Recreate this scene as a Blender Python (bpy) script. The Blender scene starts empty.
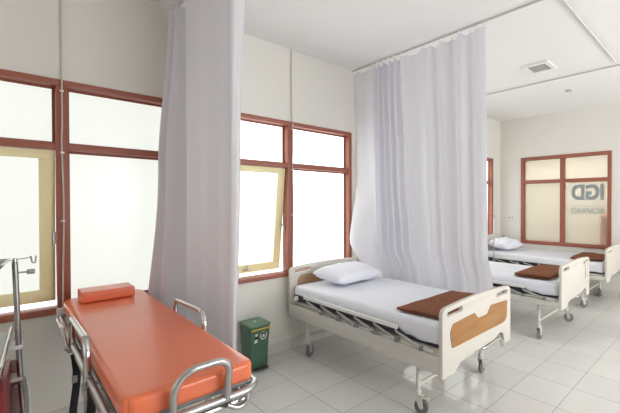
import bpy, bmesh, math, random
from mathutils import Vector, Matrix, noise

random.seed(7)
scene = bpy.context.scene
COL = scene.collection
PI = math.pi

# ------------------------------------------------------------------ camera
cam_data = bpy.data.cameras.new('camera')
cam_data.sensor_width = 36.0
cam_data.lens = 362.05 / 620.0 * 36.0
cam_data.shift_x = -(408.3 - 310.0) / 620.0
cam_data.clip_start = 0.02
cam = bpy.data.objects.new('camera', cam_data)
COL.objects.link(cam)
cam.location = (0, 0, 1.632)
cam.rotation_euler = (PI / 2 - 0.0102, 0, 0.7347)
scene.camera = cam

# ------------------------------------------------------------------ light and exposure
world = bpy.data.worlds.new('overcast_sky')
scene.world = world
world.use_nodes = True
world.node_tree.nodes['Background'].inputs[0].default_value = (0.93, 0.97, 1.0, 1)
world.node_tree.nodes['Background'].inputs[1].default_value = 2.2
PANE_LEFT = 2.2          # bright overcast daylight glowing in the frosted panes
PANE_REAR = 1.2  # glow of an unseen rear window, added to brighten the left side
PANE_RIGHT = 9.4
CORRIDOR_W = 108.0
scene.view_settings.view_transform = 'Standard'
scene.view_settings.look = 'None'
scene.view_settings.gamma = 1.0
scene.view_settings.use_curve_mapping = False
scene.view_settings.exposure = 0.18
scene.cycles.max_bounces = 10
scene.cycles.diffuse_bounces = 6
scene.cycles.caustics_reflective = False
scene.cycles.caustics_refractive = False
scene.cycles.sample_clamp_indirect = 6.0


# ------------------------------------------------------------------ materials
def mat(name, color, rough=0.5, metal=0.0, var=0.0, vscale=8.0, bump=0.0, bscale=40.0,
        spec=0.5, sheen=0.0, emit=None, coat=0.0, stretch=None):
    m = bpy.data.materials.new(name)
    m.use_nodes = True
    nt = m.node_tree
    b = nt.nodes['Principled BSDF']
    b.inputs['Base Color'].default_value = (*color, 1)
    b.inputs['Roughness'].default_value = rough
    b.inputs['Metallic'].default_value = metal
    b.inputs['Specular IOR Level'].default_value = spec
    if sheen:
        b.inputs['Sheen Weight'].default_value = sheen
    if coat:
        b.inputs['Coat Weight'].default_value = coat
        b.inputs['Coat Roughness'].default_value = 0.1
    if emit:
        b.inputs['Emission Color'].default_value = (*emit[:3], 1)
        b.inputs['Emission Strength'].default_value = emit[3]
    if var or bump:
        tc = nt.nodes.new('ShaderNodeTexCoord')
        src = tc.outputs['Object']
        if stretch:
            mp = nt.nodes.new('ShaderNodeMapping')
            mp.inputs['Scale'].default_value = stretch
            nt.links.new(src, mp.inputs['Vector'])
            src = mp.outputs['Vector']
    if var:
        n = nt.nodes.new('ShaderNodeTexNoise')
        n.inputs['Scale'].default_value = vscale
        n.inputs['Detail'].default_value = 4
        nt.links.new(src, n.inputs['Vector'])
        mix = nt.nodes.new('ShaderNodeMix')
        mix.data_type = 'RGBA'
        mix.inputs[6].default_value = (*[max(0, c * (1 - var)) for c in color], 1)
        mix.inputs[7].default_value = (*[min(1, c * (1 + var)) for c in color], 1)
        nt.links.new(n.outputs['Fac'], mix.inputs[0])
        nt.links.new(mix.outputs[2], b.inputs['Base Color'])
    if bump:
        n2 = nt.nodes.new('ShaderNodeTexNoise')
        n2.inputs['Scale'].default_value = bscale
        n2.inputs['Detail'].default_value = 3
        nt.links.new(src, n2.inputs['Vector'])
        bp = nt.nodes.new('ShaderNodeBump')
        bp.inputs['Strength'].default_value = bump
        bp.inputs['Distance'].default_value = 0.01
        nt.links.new(n2.outputs['Fac'], bp.inputs['Height'])
        nt.links.new(bp.outputs['Normal'], b.inputs['Normal'])
    return m


def tile_material(name, base, grout, size, ox, oy, rough):
    m = bpy.data.materials.new(name)
    m.use_nodes = True
    nt = m.node_tree
    N, L = nt.nodes, nt.links
    b = N['Principled BSDF']
    geo = N.new('ShaderNodeNewGeometry')
    sep = N.new('ShaderNodeSeparateXYZ')
    L.new(geo.outputs['Position'], sep.inputs[0])

    def mth(op, a, bb=None):
        n = N.new('ShaderNodeMath')
        n.operation = op
        for i, v in enumerate((a, bb)):
            if v is None:
                continue
            if isinstance(v, (int, float)):
                n.inputs[i].default_value = v
            else:
                L.new(v, n.inputs[i])
        return n.outputs[0]
    edges, cells = [], []
    for ax, off in ((0, ox), (1, oy)):
        u = mth('DIVIDE', mth('SUBTRACT', sep.outputs[ax], off), size)
        fr = mth('FRACT', u)
        d = mth('ABSOLUTE', mth('SUBTRACT', fr, 0.5))
        edges.append(mth('GREATER_THAN', d, 0.5 - 0.0026 / size))
        cells.append(mth('FLOOR', u))
    grout_f = mth('MAXIMUM', edges[0], edges[1])
    comb = N.new('ShaderNodeCombineXYZ')
    L.new(cells[0], comb.inputs[0])
    L.new(cells[1], comb.inputs[1])
    wn = N.new('ShaderNodeTexWhiteNoise')
    L.new(comb.outputs[0], wn.inputs['Vector'])
    no = N.new('ShaderNodeTexNoise')
    no.inputs['Scale'].default_value = 3.0
    no.inputs['Detail'].default_value = 5
    L.new(geo.outputs['Position'], no.inputs['Vector'])
    v = mth('ADD', mth('MULTIPLY', wn.outputs['Value'], 0.05), mth('MULTIPLY', no.outputs['Fac'], 0.08))
    v = mth('ADD', v, 0.92)
    hsv = N.new('ShaderNodeHueSaturation')
    hsv.inputs['Color'].default_value = (*base, 1)
    L.new(v, hsv.inputs['Value'])
    mix = N.new('ShaderNodeMix')
    mix.data_type = 'RGBA'
    L.new(grout_f, mix.inputs[0])
    L.new(hsv.outputs[0], mix.inputs[6])
    mix.inputs[7].default_value = (*grout, 1)
    L.new(mix.outputs[2], b.inputs['Base Color'])
    r = mth('ADD', mth('MULTIPLY', grout_f, 0.5), rough)
    L.new(r, b.inputs['Roughness'])
    b.inputs['Specular IOR Level'].default_value = 0.36
    return m


def wood_material(name, c0, c1, rough=0.4, axis=1):
    m = bpy.data.materials.new(name)
    m.use_nodes = True
    nt = m.node_tree
    b = nt.nodes['Principled BSDF']
    tc = nt.nodes.new('ShaderNodeTexCoord')
    mp = nt.nodes.new('ShaderNodeMapping')
    sc = [30.0, 30.0, 30.0]
    sc[axis] = 2.0
    mp.inputs['Scale'].default_value = sc
    n = nt.nodes.new('ShaderNodeTexNoise')
    n.inputs['Scale'].default_value = 1.6
    n.inputs['Detail'].default_value = 6
    r = nt.nodes.new('ShaderNodeValToRGB')
    r.color_ramp.elements[0].color = (*c0, 1)
    r.color_ramp.elements[1].color = (*c1, 1)
    r.color_ramp.elements[0].position = 0.3
    r.color_ramp.elements[1].position = 0.7
    nt.links.new(tc.outputs['Object'], mp.inputs['Vector'])
    nt.links.new(mp.outputs['Vector'], n.inputs['Vector'])
    nt.links.new(n.outputs['Fac'], r.inputs['Fac'])
    nt.links.new(r.outputs['Color'], b.inputs['Base Color'])
    b.inputs['Roughness'].default_value = rough
    return m


def cloth_material(name, color, trans=0.25, rough=0.85):
    m = bpy.data.materials.new(name)
    m.use_nodes = True
    nt = m.node_tree
    b = nt.nodes['Principled BSDF']
    b.inputs['Base Color'].default_value = (*color, 1)
    b.inputs['Roughness'].default_value = rough
    b.inputs['Specular IOR Level'].default_value = 0.2
    t = nt.nodes.new('ShaderNodeBsdfTranslucent')
    t.inputs['Color'].default_value = (*color, 1)
    mx = nt.nodes.new('ShaderNodeMixShader')
    mx.inputs[0].default_value = trans
    nt.links.new(b.outputs[0], mx.inputs[1])
    nt.links.new(t.outputs[0], mx.inputs[2])
    nt.links.new(mx.outputs[0], nt.nodes['Material Output'].inputs['Surface'])
    return m


def pane_material(name, color, strength):
    m = mat(name, (0.22, 0.22, 0.22), rough=0.25, emit=(*color, strength))
    return m


def frosted_material(name, color, trans=0.85, blur=0.0):
    """light-scattering film: diffuse transmission, some blurred see-through, a little surface colour."""
    m = bpy.data.materials.new(name)
    m.use_nodes = True
    nt = m.node_tree
    b = nt.nodes['Principled BSDF']
    b.inputs['Base Color'].default_value = (*color, 1)
    b.inputs['Roughness'].default_value = 0.3
    t = nt.nodes.new('ShaderNodeBsdfTranslucent')
    t.inputs['Color'].default_value = (*color, 1)
    last = t.outputs[0]
    if blur:
        g = nt.nodes.new('ShaderNodeBsdfRefraction')
        g.inputs['Color'].default_value = (*color, 1)
        g.inputs['IOR'].default_value = 1.25
        g.inputs['Roughness'].default_value = 0.38
        m2 = nt.nodes.new('ShaderNodeMixShader')
        m2.inputs[0].default_value = blur
        nt.links.new(last, m2.inputs[1])
        nt.links.new(g.outputs[0], m2.inputs[2])
        last = m2.outputs[0]
    mx = nt.nodes.new('ShaderNodeMixShader')
    mx.inputs[0].default_value = trans
    nt.links.new(b.outputs[0], mx.inputs[1])
    nt.links.new(last, mx.inputs[2])
    nt.links.new(mx.outputs[0], nt.nodes['Material Output'].inputs['Surface'])
    return m


M = dict(
    wall=mat('wall_paint', (0.75, 0.73, 0.675), 0.75, var=0.02, vscale=2.0, bump=0.04, bscale=60),
    ceil=mat('ceiling_paint', (0.83, 0.825, 0.815), 0.85),
    floor=tile_material('floor_tiles', (0.72, 0.712, 0.692), (0.30, 0.29, 0.27), 0.4, -3.048, 1.7248, 0.07),
    base=tile_material('baseboard_tiles', (0.66, 0.64, 0.60), (0.33, 0.31, 0.29), 0.4, -3.048, 1.7248, 0.25),
    frame=mat('window_frame_paint', (0.325, 0.103, 0.066), 0.45, var=0.1, vscale=12),
    sash=mat('cream_sash_paint', (0.88, 0.81, 0.47), 0.5, var=0.03),
    pane=pane_material('daylit_frosted_glass', (0.95, 1.0, 0.96), PANE_LEFT),
    pane_dim=pane_material('daylit_frosted_glass_dimmed', (0.96, 1.0, 0.92), PANE_LEFT * 0.335),  # same glass, its daylight glow turned down for the first window
    pane_rear=pane_material('fill_glass_rear', (1.0, 0.98, 0.95), PANE_REAR),
    pane_right=pane_material('daylit_glass_right', (0.965, 0.99, 1.0), PANE_RIGHT),
    frosted=frosted_material('frosted_film_glass', (0.82, 0.815, 0.785), 0.88, 0.7),
    letter=frosted_material('grey_film_letter', (0.62, 0.70, 0.71), 0.6),
    letter2=frosted_material('pale_grey_film_letter', (0.70, 0.74, 0.73), 0.6),
    cream=mat('cream_plastic', (0.65, 0.62, 0.56), 0.38, var=0.015, vscale=5),
    cream_metal=mat('cream_painted_steel', (0.62, 0.60, 0.55), 0.4),
    rail_link=mat('matt_aluminium', (0.52, 0.51, 0.50), 0.4, 0.4),
    sleeve=mat('clear_sleeve', (0.66, 0.60, 0.56), 0.25),
    bracket=mat('bracket_grey', (0.24, 0.24, 0.24), 0.5),
    conduit=mat('beige_conduit', (0.55, 0.51, 0.45), 0.5),
    steel_dark=mat('worn_steel', (0.36, 0.36, 0.37), 0.3, 1.0),
    white_metal=mat('white_painted_steel', (0.80, 0.79, 0.77), 0.35),
    white_plastic=mat('white_plastic', (0.82, 0.81, 0.79), 0.4),
    grey_plastic=mat('grey_plastic', (0.36, 0.36, 0.36), 0.5),
    dark=mat('dark_rubber', (0.035, 0.035, 0.04), 0.6),
    tyre=mat('grey_rubber_tyre', (0.17, 0.17, 0.175), 0.55),
    hub=mat('grey_wheel_hub', (0.46, 0.46, 0.45), 0.4),
    steel=mat('brushed_steel', (0.52, 0.515, 0.51), 0.28, 1.0),
    chrome=mat('polished_chrome', (0.62, 0.62, 0.62), 0.17, 1.0),
    sheet=mat('white_cotton_sheet', (0.82, 0.84, 0.90), 0.85, bump=0.25, bscale=9, spec=0.2),
    pillow=mat('white_pillow_cotton', (0.83, 0.85, 0.91), 0.85, bump=0.3, bscale=7, spec=0.2),
    underlay=mat('dark_blue_vinyl', (0.035, 0.038, 0.055), 0.5),
    blanket=mat('brown_wool', (0.25, 0.105, 0.06), 0.95, var=0.2, vscale=25, bump=0.4, bscale=90, spec=0.1),
    vinyl=mat('orange_vinyl', (0.82, 0.185, 0.075), 0.36, var=0.04, vscale=4, bump=0.10, bscale=5, coat=0.25),
    curtain=cloth_material('white_curtain_cloth', (0.785, 0.785, 0.84), 0.3),
    curtain_shaded=cloth_material('shaded_white_curtain_cloth', (0.75, 0.745, 0.79), 0.22),  # greyer copy of the white cloth; unlit side's shade put into the colour
    rail=mat('anodised_aluminium', (0.58, 0.58, 0.57), 0.5),
    green=mat('green_bin_plastic', (0.058, 0.135, 0.082), 0.42, var=0.05),
    green_lid=mat('green_bin_lid_plastic', (0.13, 0.25, 0.165), 0.40),
    yellow=mat('yellow_stripe', (0.62, 0.42, 0.05), 0.5),
    sticker=mat('white_sticker', (0.72, 0.72, 0.68), 0.5),
    black=mat('black_print', (0.02, 0.02, 0.02), 0.5),
    red=mat('red_enamel', (0.33, 0.022, 0.03), 0.35),
    pinkish=mat('pinkish_grey_plastic', (0.36, 0.27, 0.25), 0.5),
    tray=mat('grey_green_laminate', (0.46, 0.48, 0.43), 0.35),
    strap=mat('black_webbing', (0.015, 0.015, 0.018), 0.8),
    wood=wood_material('oak_laminate', (0.31, 0.14, 0.042), (0.41, 0.20, 0.065), axis=1),
    wood_dark=wood_material('walnut_laminate', (0.33, 0.19, 0.095), (0.40, 0.25, 0.13), axis=1),
    vent=mat('grey_vent_mesh', (0.48, 0.48, 0.46), 0.6),
    orange_cloth=mat('orange_red_vinyl', (0.98, 0.24, 0.09), 0.6),
    corridor=mat('corridor_paint', (0.78, 0.765, 0.72), 0.8),
)


# ------------------------------------------------------------------ mesh builder
class MB:
    def __init__(self):
        self.bm = bmesh.new()

    def _new(self, faces, m):
        for f in faces:
            f.material_index = m

    def box(self, x0, x1, y0, y1, z0, z1, m=0, bevel=0.0, seg=2, mtx=None):
        bm = self.bm
        vs = [bm.verts.new((x, y, z)) for x in (x0, x1) for y in (y0, y1) for z in (z0, z1)]
        idx = ((0, 1, 3, 2), (4, 6, 7, 5), (0, 4, 5, 1), (2, 3, 7, 6), (0, 2, 6, 4), (1, 5, 7, 3))
        fs = [bm.faces.new([vs[i] for i in q]) for q in idx]
        self._new(fs, m)
        if bevel > 0:
            es = list({e for f in fs for e in f.edges})
            r = bmesh.ops.bevel(bm, geom=es, offset=bevel, segments=seg, affect='EDGES', profile=0.5)
            vs = list({v for f in r['faces'] for v in f.verts} | {v for v in vs if v.is_valid})
            for f in r['faces']:
                f.material_index = m
        if mtx is not None:
            bmesh.ops.transform(bm, matrix=mtx, verts=[v for v in vs if v.is_valid])
        return self

    def tube(self, pts, r, n=10, m=0, closed=False, cap=True, flat=None):
        bm = self.bm
        pts = [Vector(p) for p in pts]
        cnt = len(pts)
        tang = []
        for i in range(cnt):
            a = pts[(i - 1) % cnt] if (closed or i > 0) else pts[i]
            b = pts[(i + 1) % cnt] if (closed or i < cnt - 1) else pts[i]
            tang.append((b - a).normalized())
        t0 = tang[0]
        ref = Vector((0, 0, 1)) if abs(t0.z) < 0.9 else Vector((0, 1, 0))
        nrm = (ref - t0 * ref.dot(t0)).normalized()
        rings = []
        for i in range(cnt):
            t = tang[i]
            nrm = (nrm - t * nrm.dot(t)).normalized()
            bn = t.cross(nrm)
            rr = r[i] if isinstance(r, (list, tuple)) else r
            ring = []
            for k in range(n):
                a = 2 * PI * k / n
                sa, ca = math.sin(a), math.cos(a)
                if flat:
                    v = pts[i] + nrm * ca * flat[0] + bn * sa * flat[1]
                else:
                    v = pts[i] + (nrm * ca + bn * sa) * rr
                ring.append(bm.verts.new(v))
            rings.append(ring)
        fs = []
        for i in range(cnt if closed else cnt - 1):
            A, B = rings[i], rings[(i + 1) % cnt]
            for k in range(n):
                fs.append(bm.faces.new((A[k], A[(k + 1) % n], B[(k + 1) % n], B[k])))
        if cap and not closed:
            fs.append(bm.faces.new(list(reversed(rings[0]))))
            fs.append(bm.faces.new(rings[-1]))
        self._new(fs, m)
        return self

    def lathe(self, prof, center, axis='z', n=20, m=0):
        """prof: list of (radius, height) along the axis."""
        bm = self.bm
        c = Vector(center)
        ax = {'x': (Vector((0, 1, 0)), Vector((0, 0, 1)), Vector((1, 0, 0))),
              'y': (Vector((1, 0, 0)), Vector((0, 0, 1)), Vector((0, 1, 0))),
              'z': (Vector((1, 0, 0)), Vector((0, 1, 0)), Vector((0, 0, 1)))}[axis]
        rings = []
        for r, h in prof:
            if r < 1e-6:
                rings.append([bm.verts.new(c + ax[2] * h)])
            else:
                rings.append([bm.verts.new(c + ax[2] * h + ax[0] * r * math.cos(2 * PI * k / n) + ax[1] * r * math.sin(2 * PI * k / n)) for k in range(n)])
        fs = []
        for A, B in zip(rings[:-1], rings[1:]):
            for k in range(n):
                q = (k + 1) % n
                if len(A) == 1 and len(B) == 1:
                    continue
                if len(A) == 1:
                    fs.append(bm.faces.new((A[0], B[q], B[k])))
                elif len(B) == 1:
                    fs.append(bm.faces.new((A[k], A[q], B[0])))
                else:
                    fs.append(bm.faces.new((A[k], A[q], B[q], B[k])))
        if len(rings[0]) > 1:
            fs.append(bm.faces.new(list(reversed(rings[0]))))
        if len(rings[-1]) > 1:
            fs.append(bm.faces.new(rings[-1]))
        self._new(fs, m)
        return self

    def soft_box(self, x0, x1, y0, y1, z0, z1, r, nx=30, ny=14, nz=4, m=0, warp=None, rtop=None):
        """rounded box on a dense grid; warp(p) moves each vertex."""
        bm = self.bm

        def axis(a, b, n):
            e = [a + r * t for t in (0, 0.15, 0.35, 0.65, 1.0)]
            f = [b - r * t for t in (1.0, 0.65, 0.35, 0.15, 0)]
            mid = [a + r + (b - a - 2 * r) * i / n for i in range(1, n)]
            return e + mid + f
        A = [axis(x0, x1, nx), axis(y0, y1, ny), axis(z0, z1, nz)]
        lo = Vector((x0 + r, y0 + r, z0 + r))
        hi = Vector((x1 - r, y1 - r, z1 - r))
        cache = {}

        def vert(i, j, k):
            key = (i, j, k)
            if key not in cache:
                p = Vector((A[0][i], A[1][j], A[2][k]))
                c = Vector([min(max(p[q], lo[q]), hi[q]) for q in range(3)])
                d = p - c
                # map the cube shell of thickness r onto a sphere shell
                if d.length > 1e-9:
                    mx = max(abs(d.x), abs(d.y), abs(d.z))
                    d = d.normalized() * mx
                p = c + d
                if warp:
                    p = Vector(warp(p))
                cache[key] = bm.verts.new(p)
            return cache[key]
        n = [len(a) - 1 for a in A]
        fs = []
        for s, flip in ((0, True), (n[2], False)):
            for i in range(n[0]):
                for j in range(n[1]):
                    q = [vert(i, j, s), vert(i + 1, j, s), vert(i + 1, j + 1, s), vert(i, j + 1, s)]
                    fs.append(bm.faces.new(q[::-1] if flip else q))
        for s, flip in ((0, False), (n[1], True)):
            for i in range(n[0]):
                for k in range(n[2]):
                    q = [vert(i, s, k), vert(i + 1, s, k), vert(i + 1, s, k + 1), vert(i, s, k + 1)]
                    fs.append(bm.faces.new(q[::-1] if flip else q))
        for s, flip in ((0, True), (n[0], False)):
            for j in range(n[1]):
                for k in range(n[2]):
                    q = [vert(s, j, k), vert(s, j + 1, k), vert(s, j + 1, k + 1), vert(s, j, k + 1)]
                    fs.append(bm.faces.new(q[::-1] if flip else q))
        self._new(fs, m)
        return self

    def plate(self, outline, holes, thick, mtx, m=0, bevel=0.0):
        """flat outline (u, v) with holes, extruded to thickness, placed by mtx (u, v, w)."""
        cu = bpy.data.curves.new('outline', 'CURVE')
        cu.dimensions = '2D'
        cu.fill_mode = 'BOTH'
        cu.extrude = max(1e-4, thick / 2 - bevel)
        cu.bevel_depth = bevel
        cu.bevel_resolution = 2
        cu.offset = -bevel
        for poly in [outline] + list(holes):
            sp = cu.splines.new('POLY')
            sp.points.add(len(poly) - 1)
            for i, (u, v) in enumerate(poly):
                sp.points[i].co = (u, v, 0, 1)
            sp.use_cyclic_u = True
        o = bpy.data.objects.new('outline', cu)
        COL.objects.link(o)
        dg = bpy.context.evaluated_depsgraph_get()
        me = bpy.data.meshes.new_from_object(o.evaluated_get(dg))
        bpy.data.objects.remove(o)
        bpy.data.curves.remove(cu)
        me.transform(mtx)
        n0 = len(self.bm.faces)
        self.bm.from_mesh(me)
        bpy.data.meshes.remove(me)
        self.bm.faces.ensure_lookup_table()
        for f in self.bm.faces[n0:]:
            f.material_index = m
        bmesh.ops.remove_doubles(self.bm, verts=self.bm.verts, dist=1e-5)
        return self

    def build(self, name, mats, parent=None, loc=None, smooth=True, angle=38):
        bm = self.bm
        bmesh.ops.recalc_face_normals(bm, faces=bm.faces)
        if smooth:
            lim = math.radians(angle)
            for f in bm.faces:
                f.smooth = True
            for e in bm.edges:
                if len(e.link_faces) != 2 or e.calc_face_angle(0) > lim:
                    e.smooth = False
        me = bpy.data.meshes.new(name)
        bm.to_mesh(me)
        bm.free()
        for mm in (mats if isinstance(mats, (list, tuple)) else [mats]):
            me.materials.append(mm)
        o = bpy.data.objects.new(name, me)
        COL.objects.link(o)
        if parent is not None:
            o.parent = parent
        if loc is not None:
            o.location = loc
        return o


def tag(o, label=None, cat=None, group=None, kind=None):
    if label:
        o['label'] = label
    if cat:
        o['category'] = cat
    if group:
        o['group'] = group
    if kind:
        o['kind'] = kind
    return o


def thing(name, label, cat, loc=(0, 0, 0), rz=0.0, group=None):
    o = bpy.data.objects.new(name, None)
    o.empty_display_size = 0.1
    COL.objects.link(o)
    o.location = loc
    o.rotation_euler = (0, 0, rz)
    return tag(o, label, cat, group)


def struct(name, loc=None):
    o = bpy.data.objects.new(name, None)
    o.empty_display_size = 0.1
    COL.objects.link(o)
    if loc:
        o.location = loc
    o['kind'] = 'structure'
    return o


def round_poly(pts, r, n=6):
    """round the corners of a polygon; r a number or one per corner."""
    out = []
    cnt = len(pts)
    for i, p in enumerate(pts):
        rr = r[i] if isinstance(r, (list, tuple)) else r
        p = Vector((*p, 0)) if len(p) == 2 else Vector(p)
        a = Vector((*pts[i - 1], 0)) if len(pts[i - 1]) == 2 else Vector(pts[i - 1])
        q = pts[(i + 1) % cnt]
        b = Vector((*q, 0)) if len(q) == 2 else Vector(q)
        if rr <= 0:
            out.append(p)
            continue
        da, db = (a - p), (b - p)
        d = min(rr, da.length * 0.49, db.length * 0.49)
        s, e = p + da.normalized() * d, p + db.normalized() * d
        for k in range(n + 1):
            t = k / n
            out.append(s * (1 - t) ** 2 + p * 2 * t * (1 - t) + e * t ** 2)
    if len(pts[0]) == 2:
        return [(v.x, v.y) for v in out]
    return out


def bend(pts, r, n=6):
    """open polyline with rounded inner corners (3-D)."""
    pts = [Vector(p) for p in pts]
    out = [pts[0]]
    for i in range(1, len(pts) - 1):
        p = pts[i]
        da, db = pts[i - 1] - p, pts[i + 1] - p
        d = min(r, da.length * 0.49, db.length * 0.49)
        s, e = p + da.normalized() * d, p + db.normalized() * d
        for k in range(n + 1):
            t = k / n
            out.append(s * (1 - t) ** 2 + p * 2 * t * (1 - t) + e * t ** 2)
    out.append(pts[-1])
    return out


# YZ plate: u -> +y, v -> +z, w -> +x
YZ = Matrix(((0, 0, 1, 0), (1, 0, 0, 0), (0, 1, 0, 0), (0, 0, 0, 1)))

# ------------------------------------------------------------------ room
XW = -3.69      # inner face of the left window wall
YB = 6.98       # inner face of the back wall
HC = 3.34       # ceiling height
XR = 2.7        # unseen right wall
YR = -2.2       # unseen rear wall
WT = 0.16
SILL, HEAD = 0.82, 2.535

b = MB()
b.box(XW - WT, XR + WT, YR - WT, YB + WT, -0.12, 0.0)
tag(b.build('floor', M['floor'], smooth=False), kind='structure')
b = MB()
b.box(XW - WT, XR + WT, YR - WT, YB + WT, HC, HC + 0.12)
tag(b.build('ceiling', M['ceil'], smooth=False), kind='structure')


def wall_x(name, x0, x1, openings, y0, y1):
    """wall lying along y with (ya, yb, za, zb) openings."""
    w = MB()
    cur = y0
    for ya, yb, za, zb in sorted(openings):
        w.box(x0, x1, cur, ya, 0, HC)
        w.box(x0, x1, ya, yb, 0, za)
        w.box(x0, x1, ya, yb, zb, HC)
        cur = yb
    w.box(x0, x1, cur, y1, 0, HC)
    return tag(w.build(name, M['wall'], smooth=False), kind='structure')


def wall_y(name, y0, y1, openings, x0, x1):
    w = MB()
    cur = x0
    for xa, xb, za, zb in sorted(openings):
        w.box(cur, xa, y0, y1, 0, HC)
        w.box(xa, xb, y0, y1, 0, za)
        w.box(xa, xb, y0, y1, zb, HC)
        cur = xb
    w.box(cur, x1, y0, y1, 0, HC)
    return tag(w.build(name, M['wall'], smooth=False), kind='structure')


MULL = [0.272, 2.11, 3.95, 5.79]
HALF = 0.868
wall_x('wall_left', XW - WT, XW, [(m - HALF, m + HALF, SILL, HEAD) for m in MULL], YR, YB)
BX0, BX1 = -3.225, -1.585
wall_y('wall_back', YB, YB + WT, [(BX0, BX1, SILL, HEAD)], XW - WT, XR + WT)
RWIN = [(1.3, 3.5), (4.2, 6.4)]
wall_x('wall_right', XR, XR + WT, [(a, c, 0.9, 2.6) for a, c in RWIN], YR, YB)
wall_y('wall_rear', YR - WT, YR, [(-2.9, -0.9, 0.9, 2.5)], XW - WT, XR + WT)

b = MB()
b.box(XW - 0.002, XW + 0.012, YR, YB, 0, 0.112, bevel=0.003, seg=1)
tag(b.build('baseboard_left', M['base']), kind='structure')
b = MB()
b.box(XW + 0.012, XR, YB - 0.012, YB + 0.002, 0, 0.112, bevel=0.003, seg=1)
tag(b.build('baseboard_back', M['base']), kind='structure')

TR = 2.045      # transom height


def window_left(idx, mull, tilt, pane, gap):
    root = struct('window_%d' % idx, (XW, mull, 0))
    h = HALF
    f = MB()
    x0, x1 = -0.10, 0.018          # frame reaches through the wall, proud of the plaster
    w = 0.045
    f.box(x0, x1, -h, h, HEAD - w, HEAD, bevel=0.004)
    f.box(x0, x1 + 0.012, -h, h, SILL, SILL + w, bevel=0.004)
    f.box(x0, x1, -h, -h + w, SILL + w, HEAD - w, bevel=0.004)
    f.box(x0, x1, h - w, h, SILL + w, HEAD - w, bevel=0.004)
    f.build('window_frame', M['frame'], root)
    f = MB()
    f.box(x0, x1, -0.031, 0.031, SILL + w, HEAD - w, bevel=0.004)
    f.build('mullion', M['frame'], root)
    f = MB()
    f.box(x0, x1 - 0.004, -h + w, h - w, TR - 0.024, TR + 0.024, bevel=0.004)
    f.build('transom', M['frame'], root)
    # fixed panes with inner beads
    cells = [(-h + w, -0.031, TR + 0.024, HEAD - w), (0.031, h - w, TR + 0.024, HEAD - w), (0.031, h - w, SILL + w, TR - 0.024)]
    for ya, yb, za, zb in cells:
        bd = MB()
        t = 0.016
        bd.box(-0.085, -0.066, ya, yb, zb - t, zb)
        bd.box(-0.085, -0.066, ya, yb, za, za + t)
        bd.box(-0.085, -0.066, ya, ya + t, za + t, zb - t)
        bd.box(-0.085, -0.066, yb - t, yb, za + t, zb - t)
        bd.build('glazing_bead', M['frame'], root)
        p = MB()
        p.box(-0.082, -0.076, ya + 0.002, yb - 0.002, za + 0.002, zb - 0.002)
        p.build('frosted_pane', pane, root)
    # top-hung cream sash, pushed outwards at the bottom
    ya, yb, za, zb = -h + w + 0.004, -0.035, SILL + w + 0.004 + gap, TR - 0.028
    s = MB()
    hgt = zb - za
    sw = 0.085
    s.box(-0.02, 0.02, ya, yb, -sw * 0.75, 0, bevel=0.004)
    s.box(-0.02, 0.02, ya, yb, -hgt, -hgt + sw * 1.05, bevel=0.004)
    s.box(-0.02, 0.02, ya, ya + sw, -hgt + sw * 1.05, -sw * 0.75, bevel=0.004)
    s.box(-0.02, 0.02, yb - sw, yb, -hgt + sw * 1.05, -sw * 0.75, bevel=0.004)
    so = s.build('sash', M['sash'], root, loc=(-0.045, 0, zb))
    so.rotation_euler = (0, tilt, 0)
    p = MB()
    p.box(-0.004, 0.004, ya + sw - 0.004, yb - sw + 0.004, -hgt + sw * 1.05 - 0.004, -sw * 0.75 + 0.004)
    p.build('frosted_pane', pane, so)
    hd = MB()
    ym = (ya + yb) / 2
    hd.box(0.02, 0.028, ym - 0.03, ym + 0.03, -hgt + 0.025, -hgt + 0.05, bevel=0.002)
    hd.tube(bend([(0.026, ym, -hgt + 0.037), (0.045, ym, -hgt + 0.045), (0.05, ym + 0.01, -hgt + 0.09)], 0.01), 0.006, 8)
    hd.build('handle', M['steel'], so)
    # casement stay between sash and frame
    st = MB()
    xb = -0.045 - math.sin(tilt) * hgt * 0.55 if tilt else -0.05
    st.tube([(-0.04, -0.045, za + hgt * 0.42), (-0.04 - abs(math.sin(tilt)) * hgt * 0.5, -0.045, za + hgt * 0.46)], 0.006, 6)
    st.box(-0.05, -0.035, -0.05, -0.034, za + hgt * 0.38, za + hgt * 0.46)
    st.build('window_stay', M['steel'], root)
    return root


window_left(1, MULL[0], math.radians(2.5), M['pane_dim'], 0.035)
window_left(2, MULL[1], math.radians(7.0), M['pane'], 0.01)
window_left(3, MULL[2], math.radians(1.0), M['pane'], 0.0)
window_left(4, MULL[3], math.radians(1.0), M['pane'], 0.0)

# back wall window with the lettered frosted glass
root = struct('window_5', (0, YB, 0))
f = MB()
w = 0.062
y0, y1 = -0.018, 0.10
f.box(BX0, BX1, y0, y1, HEAD - w, HEAD, bevel=0.004)
f.box(BX0, BX1, y0 - 0.008, y1, SILL, SILL + w, bevel=0.004)
f.box(BX0, BX0 + w, y0, y1, SILL + w, HEAD - w, bevel=0.004)
f.box(BX1 - w, BX1, y0, y1, SILL + w, HEAD - w, bevel=0.004)
f.build('window_frame', M['frame'], root)
BM = (BX0 + BX1) / 2 - 0.012
f = MB()
f.box(BM - 0.035, BM + 0.035, y0, y1, SILL + w, HEAD - w, bevel=0.004)
f.build('mullion', M['frame'], root)
TB = 2.045
f = MB()
f.box(BX0 + w, BX1 - w, y0 + 0.004, y1, TB - 0.034, TB + 0.034, bevel=0.004)
f.build('transom', M['frame'], root)
for xa, xb in ((BX0 + w, BM - 0.035), (BM + 0.035, BX1 - w)):
    for za, zb in ((SILL + w, TB - 0.034), (TB + 0.034, HEAD - w)):
        p = MB()
        p.box(xa, xb, 0.05, 0.056, za, zb)
        p.build('frosted_pane', M['frosted'], root)


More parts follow.
